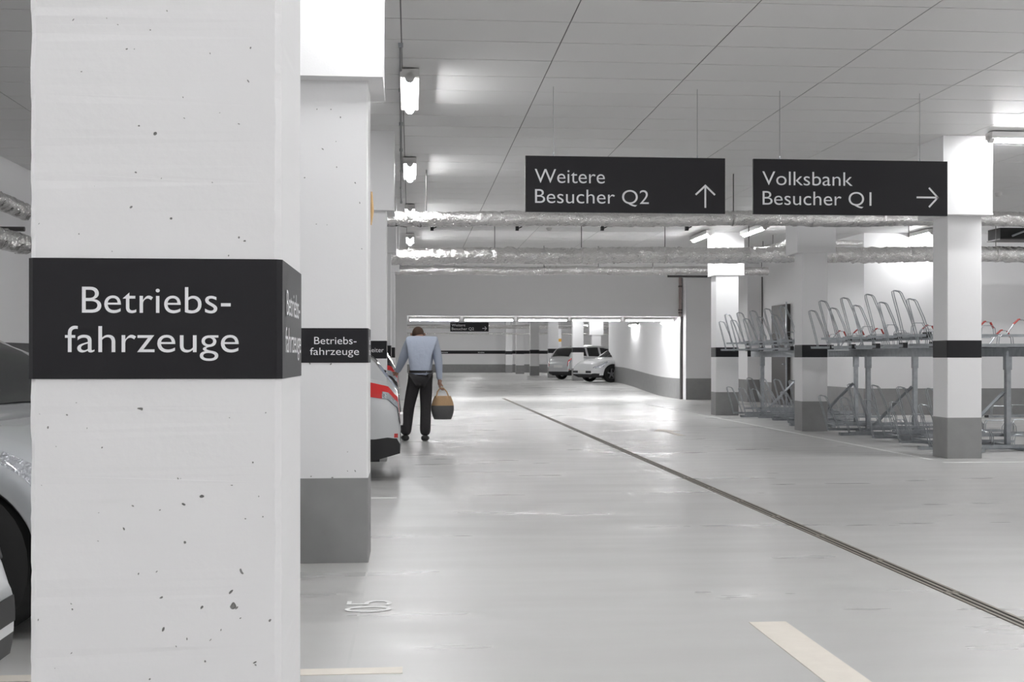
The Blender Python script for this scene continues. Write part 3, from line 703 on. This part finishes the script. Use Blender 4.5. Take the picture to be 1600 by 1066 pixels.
# ---------------------------------------------------------------- cars
def lerp_tab(tab, x):
    if x <= tab[0][0]: return tab[0][1]
    for (a, va), (b, vb) in zip(tab, tab[1:]):
        if x <= b:
            t = (x-a)/(b-a); t = t*t*(3-2*t)*.5+t*.5; return va+(vb-va)*t
    return tab[-1][1]
def car(label, paint, loc, rz, scale=(1, 1, 1), cat='car', lower=M['plastic'], suv=False):
    r = empty('car', loc, rz, label, cat); r.scale = scale
    HL = 2.15
    top = [(-2.15, .62), (-2.12, .86), (-2.02, .98), (-1.85, 1.02), (-1.0, .97), (.2, .93), (.9, .95), (1.3, .9), (1.75, .80), (2.0, .70), (2.1, .62), (2.15, .5)]
    xs = sorted(set([round(-HL+.03*i**1.0, 4) for i in range(0, 144)]+[HL]))
    ra = .375; wheels = (-1.3, 1.32)
    def wid(x):
        a = abs(x)/HL
        return .90*(1-.30*max(0, (a-.62)/.38)**2.4)
    def zbot(x):
        zb = .20+.06*max(0, (abs(x)-1.9)/.25)
        for xw in wheels:
            d = abs(x-xw)
            if d < ra: zb = max(zb, .30+math.sqrt(ra*ra-d*d))
        return zb
    rowsT = [0, .12, .26, .40, .54, .66, .76, .85, .93, 1]
    def prof(t):   # width factor over height
        return [ .94, .975, .995, 1.0, 1.0, .992, .98, .955, .91, .84][rowsT.index(t)]
    mid = (.6, .3, 0)
    grid = []
    for x in xs:
        zb, zt_, w_ = zbot(x), lerp_tab(top, x), wid(x)
        row = []
        for t in rowsT: row.append((x, w_*prof(t), zb+(zt_-zb)*t if zb < zt_ else zb))
        for m_ in mid: row.append((x, w_*m_, zt_+.035*(1-(m_/.84)**2)))
        full = row+[(a, -b, c) for a, b, c in reversed(row[:-1])]
        grid.append(full)
    nr = len(grid[0]); V = [v for g in grid for v in g]
    groups = {'body': [], 'bumper_trim': [], 'head_lamp_l': [], 'head_lamp_r': [], 'tail_lamp_l': [], 'tail_lamp_r': [], 'grille': [], 'reversing_lens': []}
    nrt = len(rowsT)
    for i in range(len(xs)-1):
        x = (xs[i]+xs[i+1])/2
        for k in range(nr-1):
            kk = min(k, nr-2-k); left = k < nr/2
            f = (i*nr+k, i*nr+k+1, (i+1)*nr+k+1, (i+1)*nr+k)
            c_z = sum(V[q][2] for q in f)/4
            g = 'body'
            if kk < 1 : g = 'bumper_trim'
            elif abs(x) > 1.86 and kk < 2: g = 'bumper_trim'
            if 1.55 < x < 2.1 and 5 <= kk <= 6 and c_z > .55: g = 'head_lamp_l' if left else 'head_lamp_r'
            if -2.14 < x < -1.78 and 6 <= kk <= 7: g = 'tail_lamp_l' if left else 'tail_lamp_r'
            if g.startswith('tail') and kk == 6 and x < -1.98: g = 'reversing_lens'
            groups[g].append(f)
    # end caps (nose and tail) as strips
    for i, nm in ((0, 'rear'), (len(xs)-1, 'front')):
        base = i*nr
        for k in range(nrt-1):
            f = (base+k, base+k+1, base+nr-2-k, base+nr-1-k)
            g = 'body'
            if k < 2: g = 'bumper_trim'
            if nm == 'front' and k in (3, 4, 5): g = 'grille'
            groups[g].append(f)
        groups['body'].append(tuple(base+k for k in range(nrt-1, nr-nrt+1)))
    def sub(faces, name, m, parent=r, off=0):
        ids = {}; mb = MB()
        for f in faces:
            q = []
            for v in f:
                if v not in ids:
                    ids[v] = len(mb.v); p = V[v]; sgn = 1 if p[1] > 0 else -1
                    mb.v.append((p[0]+(off*(1 if p[0] > 0 else -1)), p[1]+sgn*off*(abs(p[1]) > .3), p[2]))
                q.append(ids[v])
            mb.f.append(tuple(q)); mb.mi.append(0)
        return mb.build(name, m, parent, smooth=True)
    b = sub(groups['body'], 'body', paint)
    sub(groups['bumper_trim'], 'bumper_trim', lower)
    for g in ('head_lamp_l', 'head_lamp_r'):
        h_ = sub(groups[g], 'head_lamp', M['lens'], off=.006)
    for g in ('tail_lamp_l', 'tail_lamp_r'):
        h_ = sub(groups[g], 'tail_lamp', M['red'], off=.006)
        sg = 1 if g.endswith('_l') else -1
    rl = groups['reversing_lens']
    for sd in (True, False): sub([f for f in rl if (V[f[0]][1] > 0) == sd], 'reversing_lens', M['lens'], off=.007)
    sub(groups['grille'], 'grille', M['plastic'], off=.003)
    # greenhouse
    roof = [(-2.02, 1.0), (-1.9, 1.16), (-1.72, 1.33), (-1.5, 1.41), (-1.1, 1.455), (-.5, 1.475), (-.1, 1.46), (.2, 1.41), (.5, 1.26), (.98, .955)]
    gx = [-2.02+.06*i for i in range(51)]; gx[-1] = .98
    V2 = []; rows2 = 7
    for x in gx:
        zr = lerp_tab(roof, x); zb = lerp_tab(top, x)-.02; zr = max(zr, zb+.005); w0 = wid(x)*.865; fr = (zr-zb)/.5
        w1 = w0-.19*min(fr, 1.0)
        half = [(w0, zb), (w0-.02*fr, zb+(zr-zb)*.12), (w0+(w1-w0)*.86, zb+(zr-zb)*.84), (w1, zb+(zr-zb)*.95), (w1*.86, zr), (w1*.45, zr+.02), (0, zr+.028)]
        full = [(x, a, c) for a, c in half]+[(x, -a, c) for a, c in reversed(half[:-1])]
        V2 += full
    n2 = 13; G = {'roof': [], 'side_window': [], 'windscreen': [], 'rear_window': []}
    for i in range(len(gx)-1):
        x = (gx[i]+gx[i+1])/2
        for k in range(n2-1):
            kk = min(k, n2-2-k); f = (i*n2+k, i*n2+k+1, (i+1)*n2+k+1, (i+1)*n2+k); g = 'roof'
            if kk == 1 and -1.62 < x < .72 and not (-.40 < x < -.30) and not (-1.18 < x < -1.08): g = 'side_window'
            if kk >= 4 and x > .22: g = 'windscreen'
            if kk >= 4 and x < -1.66: g = 'rear_window'
            G[g].append(f)
    V_old = V
    V = V2
    def sub2(faces, name, m):
        ids = {}; mb = MB()
        for f in faces:
            q = []
            for v in f:
                if v not in ids: ids[v] = len(mb.v); mb.v.append(V2[v])
                q.append(ids[v])
            mb.f.append(tuple(q)); mb.mi.append(0)
        return mb.build(name, m, r, smooth=True)
    sub2(G['roof'], 'roof', paint)
    
    wins = {}
    for f in G['side_window']:
        cx_ = sum(V2[q][0] for q in f)/4; cy_ = sum(V2[q][1] for q in f)/4
        wins.setdefault((cy_ > 0, 0 if cx_ < -1.13 else 1 if cx_ < -.35 else 2), []).append(f)
    for q in wins.values(): sub2(q, 'side_window', M['glass'])
    sub2(G['windscreen'], 'windscreen', M['glass']); sub2(G['rear_window'], 'rear_window', M['glass'])
    # underbody
    MB().box(-1.95, 1.95, -.62, .62, .18, .72).build('underbody', M['plastic'], r)
    for xw in wheels:
        MB().box(xw-.42, xw+.42, -.80, .80, .62, .74).build('wheel_arch_liner', M['plastic'], r)
        for sg in (-1, 1):
            y1 = sg*.84; y0 = sg*.63
            R = .325
            wh = empty('wheel', (xw, sg*.735, R)); wh.parent = r
            t = MB(); prof_ = [(.10, .21), (.105, .28), (.085, .32), (0, .325), (-.085, .32), (-.105, .28), (-.10, .21)]
            n = 28; tv = []
            for k in range(n):
                a = 2*PI*k/n
                for (yy_, rr) in prof_: tv.append((rr*math.cos(a), yy_, rr*math.sin(a)))
            m_ = len(prof_); tf = [(k*m_+j, k*m_+(j+1) % m_, ((k+1) % n)*m_+(j+1) % m_, ((k+1) % n)*m_+j) for k in range(n) for j in range(m_)]
            t.add(tv, tf); t.build('tyre', M['tyre'], wh, smooth=True)
            rm = MB(); o_ = sg*.085
            ring = []
            for k in range(n):
                a = 2*PI*k/n
                for (yy_, rr) in ((o_, .222), (o_+sg*.008, .205), (o_-sg*.10, .19), (o_-sg*.12, .215)): ring.append((rr*math.cos(a), yy_, rr*math.sin(a)))
            rm.add(ring, [(k*4+j, k*4+(j+1) % 4, ((k+1) % n)*4+(j+1) % 4, ((k+1) % n)*4+j) for k in range(n) for j in range(4)])
            for q in range(5):
                a = 2*PI*q/5+.3
                d = Vector((math.cos(a), 0, math.sin(a))); nn = Vector((-math.sin(a), 0, math.cos(a))); yv = Vector((0, sg, 0))
                P = [d*.03-nn*.035, d*.205-nn*.022, d*.205+nn*.022, d*.03+nn*.035]
                rm.add([p+yv*.055 for p in P]+[p+yv*.08 for p in P], [(0, 1, 2, 3), (4, 7, 6, 5), (0, 4, 5, 1), (1, 5, 6, 2), (2, 6, 7, 3), (3, 7, 4, 0)])
            rm.tube([(0, sg*.04, 0), (0, sg*.09, 0)], .05, 12)
            rm.build('rim', M['rim'], wh, smooth=False)
    for sg in (-1, 1):
        mr = MB(); mr.tube([(.55, sg*.80, 1.0), (.55, sg*.90, 1.02)], .02, 6); mr.cbox(.49, .62, min(sg*.88, sg*1.06), max(sg*.88, sg*1.06), .97, 1.09, .03)
        mr.build('door_mirror', paint, r, smooth=True)
        for x in (-.15, -.98): MB().box(x-.09, x+.09, sg*.90-.012, sg*.90+.012, .80, .825).build('door_handle', paint, r)
    MB().box(-2.175, -2.15, -.26, .26, .52, .63).build('number_plate', M['plate'], r)
    MB().box(2.15, 2.17, -.26, .26, .36, .47).build('number_plate', M['plate'], r)
    for sg in (-1, 1): MB().box(-2.13, -2.06, sg*.55-.12, sg*.55+.12, .42, .46).build('reflector', M['red'], r)
    MB().tube([(-2.0, 0, 1.06), (-1.93, .05, 1.09), (-1.80, .3, 1.26)], .012, 6).build('rear_wiper', M['plastic'], r)
    for sg in (-.45, .1): MB().tube([(1.0, sg, .99), (.72, sg+.42, 1.15)], .010, 6).build('windscreen_wiper', M['plastic'], r)
    MB().box(.55, .57, -.12, .12, 1.24, 1.31).build('interior_mirror', M['lens'], r)
    return r
# left bays: front wheel at photo x -52
XwA, _ = at(-52, 440)
YsideA = at(-52, 440)[1]
AR = math.radians(-20); wlx, wly = 1.32, -.80
wcx = XwA-(wlx*math.cos(AR)-wly*math.sin(AR)); wcy = YsideA-(wlx*math.sin(AR)+wly*math.cos(AR))
car('pale silver car behind the nearest pillar at the left edge, wheel and headlight showing', M['pearl'], (wcx, wcy, 0), AR, (1, 1, 1))
xn, _ = at(8, 545)
car('white car in the nearest left bay, only its nose corner in view', M['carwhite'], (-1.30-2.12, 3.40, 0), 0)
# silver car tail behind the second pillar
car('silver car behind the second pillar, red tail light and bumper showing', M['silver'], (-.10-2.15, Y2+4.55+.9, 0), PI, (1, 1, 1.0))
car('dark tall car beyond the third pillar, beside the standing person', M['dark'], (-.17-2.15, 18.9, 0), PI, (1, 1, 1.17))
# far hall
xe, ye = at(892, 44); ER = math.radians(35)
car('silver car seen from behind in the far hall, between two pillars', M['silver'], (xe-(-2.1*math.cos(ER)+.75*math.sin(ER)), ye-(-2.1*math.sin(ER)-.75*math.cos(ER)), RISE), ER, (1, 1, 1))
xe, ye = at(911, 48.5); FR = PI+math.radians(25)
car('white hatchback facing the lane in the far hall, at the passage wall end', M['carwhite'], (xe-2.1*math.cos(FR), ye-2.1*math.sin(FR), RISE), FR)

# ---------------------------------------------------------------- person and bag
def skinned(name, pts, edges, rad, m, parent, sub=2):
    me = bpy.data.meshes.new(name); me.from_pydata(pts, edges, []); me.materials.append(m)
    o = bpy.data.objects.new(name, me); C.objects.link(o)
    md = o.modifiers.new('s', 'SKIN'); md.use_smooth_shade = True
    for i, v in enumerate(me.skin_vertices[0].data):
        v.radius = rad[i] if isinstance(rad[i], tuple) else (rad[i], rad[i]); v.use_root = (i == 0)
    s_ = o.modifiers.new('d', 'SUBSURF'); s_.levels = sub; s_.render_levels = sub
    dg = bpy.context.evaluated_depsgraph_get(); nm = bpy.data.meshes.new_from_object(o.evaluated_get(dg)); nm.name = name
    o.modifiers.clear(); o.data = nm; nm.shade_smooth()
    if not nm.materials: nm.materials.append(m)
    o.parent = parent
    return o
PXp, PYp = at(650, 130)
per = empty('person', (PXp-.005, PYp, 0), 0, 'person in light blue shirt and dark trousers bending forward beside the parked cars', 'person')
J = dict(pel=(.07, 0, .95), wai=(.08, .03, 1.08), che=(.09, .08, 1.35), nk=(.065, .22, 1.46), hd0=(.045, .28, 1.50), hd1=(.035, .35, 1.555), hd2=(.03, .39, 1.585),
         ls=(-.085, .11, 1.44), le=(-.19, .19, 1.17), lw=(-.27, .35, .99), lh=(-.285, .41, .96),
         rs=(.27, .11, 1.44), re=(.335, .09, 1.13), rw=(.345, .07, .87), rh=(.35, .07, .80),
         lhip=(-.01, 0, .90), lk=(-.095, .05, .50), la=(-.15, .02, .07), lt=(-.165, .15, .035),
         rhip=(.15, 0, .90), rk=(.145, -.01, .50), ra=(.135, -.06, .07), rt=(.15, .08, .035))
def sk(name, keys, edges, radii, m, parent, sub=2):
    pts = [J[k] for k in keys]; e = [(keys.index(a), keys.index(b)) for a, b in edges]
    return skinned(name, pts, e, [radii[k] for k in keys], m, parent, sub)
body = sk('body', ['pel', 'wai', 'che', 'nk', 'hd0', 'hd1', 'hd2', 'ls', 'le', 'lw', 'lh', 'rs', 're', 'rw', 'rh', 'lhip', 'lk', 'la', 'rhip', 'rk', 'ra'],
   [('pel', 'wai'), ('wai', 'che'), ('che', 'nk'), ('nk', 'hd0'), ('hd0', 'hd1'), ('hd1', 'hd2'), ('che', 'ls'), ('ls', 'le'), ('le', 'lw'), ('lw', 'lh'), ('che', 'rs'), ('rs', 're'), ('re', 'rw'), ('rw', 'rh'),
    ('pel', 'lhip'), ('lhip', 'lk'), ('lk', 'la'), ('pel', 'rhip'), ('rhip', 'rk'), ('rk', 'ra')],
   dict(pel=.11, wai=.105, che=.095, nk=.058, hd0=.075, hd1=.098, hd2=.082, ls=.05, le=.036, lw=.026, lh=.035, rs=.05, re=.036, rw=.026, rh=.035, lhip=.08, lk=.05, la=.038, rhip=.08, rk=.05, ra=.038), M['skin'], per)
sk('shirt', ['wai', 'pel', 'che', 'ls', 'le', 'lw', 'rs', 're', 'rw'], [('pel', 'wai'), ('wai', 'che'), ('che', 'ls'), ('ls', 'le'), ('le', 'lw'), ('che', 'rs'), ('rs', 're'), ('re', 'rw')],
   dict(pel=(.155, .135), wai=(.165, .14), che=(.21, .17), ls=.098, le=.066, lw=.042, rs=.098, re=.062, rw=.042), M['shirt'], per)
sk('trousers', ['pel', 'lhip', 'lk', 'la', 'rhip', 'rk', 'ra'], [('pel', 'lhip'), ('lhip', 'lk'), ('lk', 'la'), ('pel', 'rhip'), ('rhip', 'rk'), ('rk', 'ra')],
   dict(pel=(.15, .125), lhip=.112, lk=.085, la=.085, rhip=.112, rk=.085, ra=.085), M['trouser'], per)
bt = MB(); n = 28
for z in (.985, 1.02):
    for k in range(n):
        a = 2*PI*k/n; bt.v.append((.075+math.cos(a)*.172, .01+math.sin(a)*.142, z))
for k in range(n): bt.f.append((k, (k+1) % n, n+(k+1) % n, n+k)); bt.mi.append(0)
bt.build('belt', M['shoe'], per)
for a, t in (('la', 'lt'), ('ra', 'rt')):
    A_, T_ = Vector(J[a]), Vector(J[t])
    d = (T_-A_); d.z = 0; d.normalize()
    p = [(A_.x-d.x*.08, A_.y-d.y*.08, .047), (A_.x, A_.y, .05), (A_.x+d.x*.09, A_.y+d.y*.09, .045), (A_.x+d.x*.18, A_.y+d.y*.18, .036)]
    skinned('shoe', p, [(0, 1), (1, 2), (2, 3)], [(.058, .05), (.066, .05), (.062, .04), (.05, .032)], M['shoe'], per)
# hair: cap of the head
bmh = bmesh.new(); bmesh.ops.create_uvsphere(bmh, u_segments=20, v_segments=14, radius=1)
ct = Vector((.036, .335, 1.555))
for v in bmh.verts:
    c = v.co.copy(); v.co = Vector((c.x*.088, c.y*.112, c.z*.108))+ct
bmesh.ops.bisect_plane(bmh, geom=bmh.verts[:]+bmh.edges[:]+bmh.faces[:], plane_co=ct+Vector((0, .045, -.02)), plane_no=Vector((0, .8, -.6)).normalized(), clear_outer=True)
me = bpy.data.meshes.new('hair'); bmh.to_mesh(me); bmh.free(); me.materials.append(M['hair']); me.shade_smooth()
hr = bpy.data.objects.new('hair', me); C.objects.link(hr); hr.parent = per
# face: nose, ears
for sg in (-1, 1): skinned('ear', [(.035+sg*.093, .345, 1.525), (.035+sg*.098, .34, 1.55), (.035+sg*.093, .345, 1.57)], [(0, 1), (1, 2)], [(.012, .02)]*3, M['skin'], per, 1)
skinned('nose', [(.03, .44, 1.52), (.03, .458, 1.495), (.03, .445, 1.48)], [(0, 1), (1, 2)], [.01, .014, .012], M['skin'], per, 1)
# hands: palm with four curled fingers and a thumb
def hand(w_, h_, side):
    W, Hh = Vector(J[w_]), Vector(J[h_]); d = (Hh-W).normalized(); sx = Vector((0, 1, 0)) if abs(d.z) > .7 else Vector((1, 0, 0))
    nrm = d.cross(sx).normalized()*side
    pts = [W, Hh]; ed = [(0, 1)]; rad = [.026, (.034, .02)]
    for i, (o_, L_) in enumerate(((-.03, .07), (-.01, .08), (.01, .075), (.03, .06))):
        b = len(pts); base = Hh+sx*o_*.9+d*.01
        pts += [base+d*.02, base+d*L_*.6+nrm*.015, base+d*L_*.75+nrm*.045, base+d*L_*.55+nrm*.06]; rad += [.0105, .0095, .009, .008]
        ed += [(1, b), (b, b+1), (b+1, b+2), (b+2, b+3)]
    b = len(pts); base = W+d*.03-sx*.02
    pts += [base-sx*.02+nrm*.01, base-sx*.03+d*.04+nrm*.03, base-sx*.02+d*.06+nrm*.045]; rad += [.012, .011, .009]; ed += [(0, b), (b, b+1), (b+1, b+2)]
    skinned('hand', [tuple(p) for p in pts], ed, rad, M['skin'], per, 1)
hand('rw', 'rh', 1); hand('lw', 'lh', -1)
# bag in the right hand
bg = empty('shoulder_bag', (PXp+.385, PYp+.06, .31), 0, 'soft tan and grey bag held in the right hand of the person', 'bag')
def bagm(z0, z1, m, nm):
    mb = MB(); n = 24; R = 10
    for i in range(R+1):
        t = i/R; z = z0+(z1-z0)*t; T = z/.36
        rr = .6+.4*math.sin(PI*min(max(T*.85+.12, 0), 1)); 
        for k in range(n):
            a = 2*PI*k/n
            mb.v.append((math.cos(a)*.165*rr*(1+.04*math.sin(3*a)), math.sin(a)*.085*rr, z))
    for i in range(R):
        for k in range(n): mb.f.append((i*n+k, i*n+(k+1) % n, (i+1)*n+(k+1) % n, (i+1)*n+k)); mb.mi.append(0)
    mb.f += [tuple(range(n-1, -1, -1)), tuple(range(R*n, R*n+n))]; mb.mi += [0, 0]
    return mb.build(nm, m, bg, smooth=True)
bagm(0, .2, M['greycloth'], 'lower_body'); bagm(.2, .34, M['tan'], 'upper_body')
for y in (-.045, .045): MB().tube([(-.09, y, .32), (-.075, y*.7, .40), (-.035, y*.3, .455), (.01, y*.3, .455), (.06, y*.7, .40), (.09, y, .32)], .009, 8).build('handle', M['tan'], bg, smooth=True)
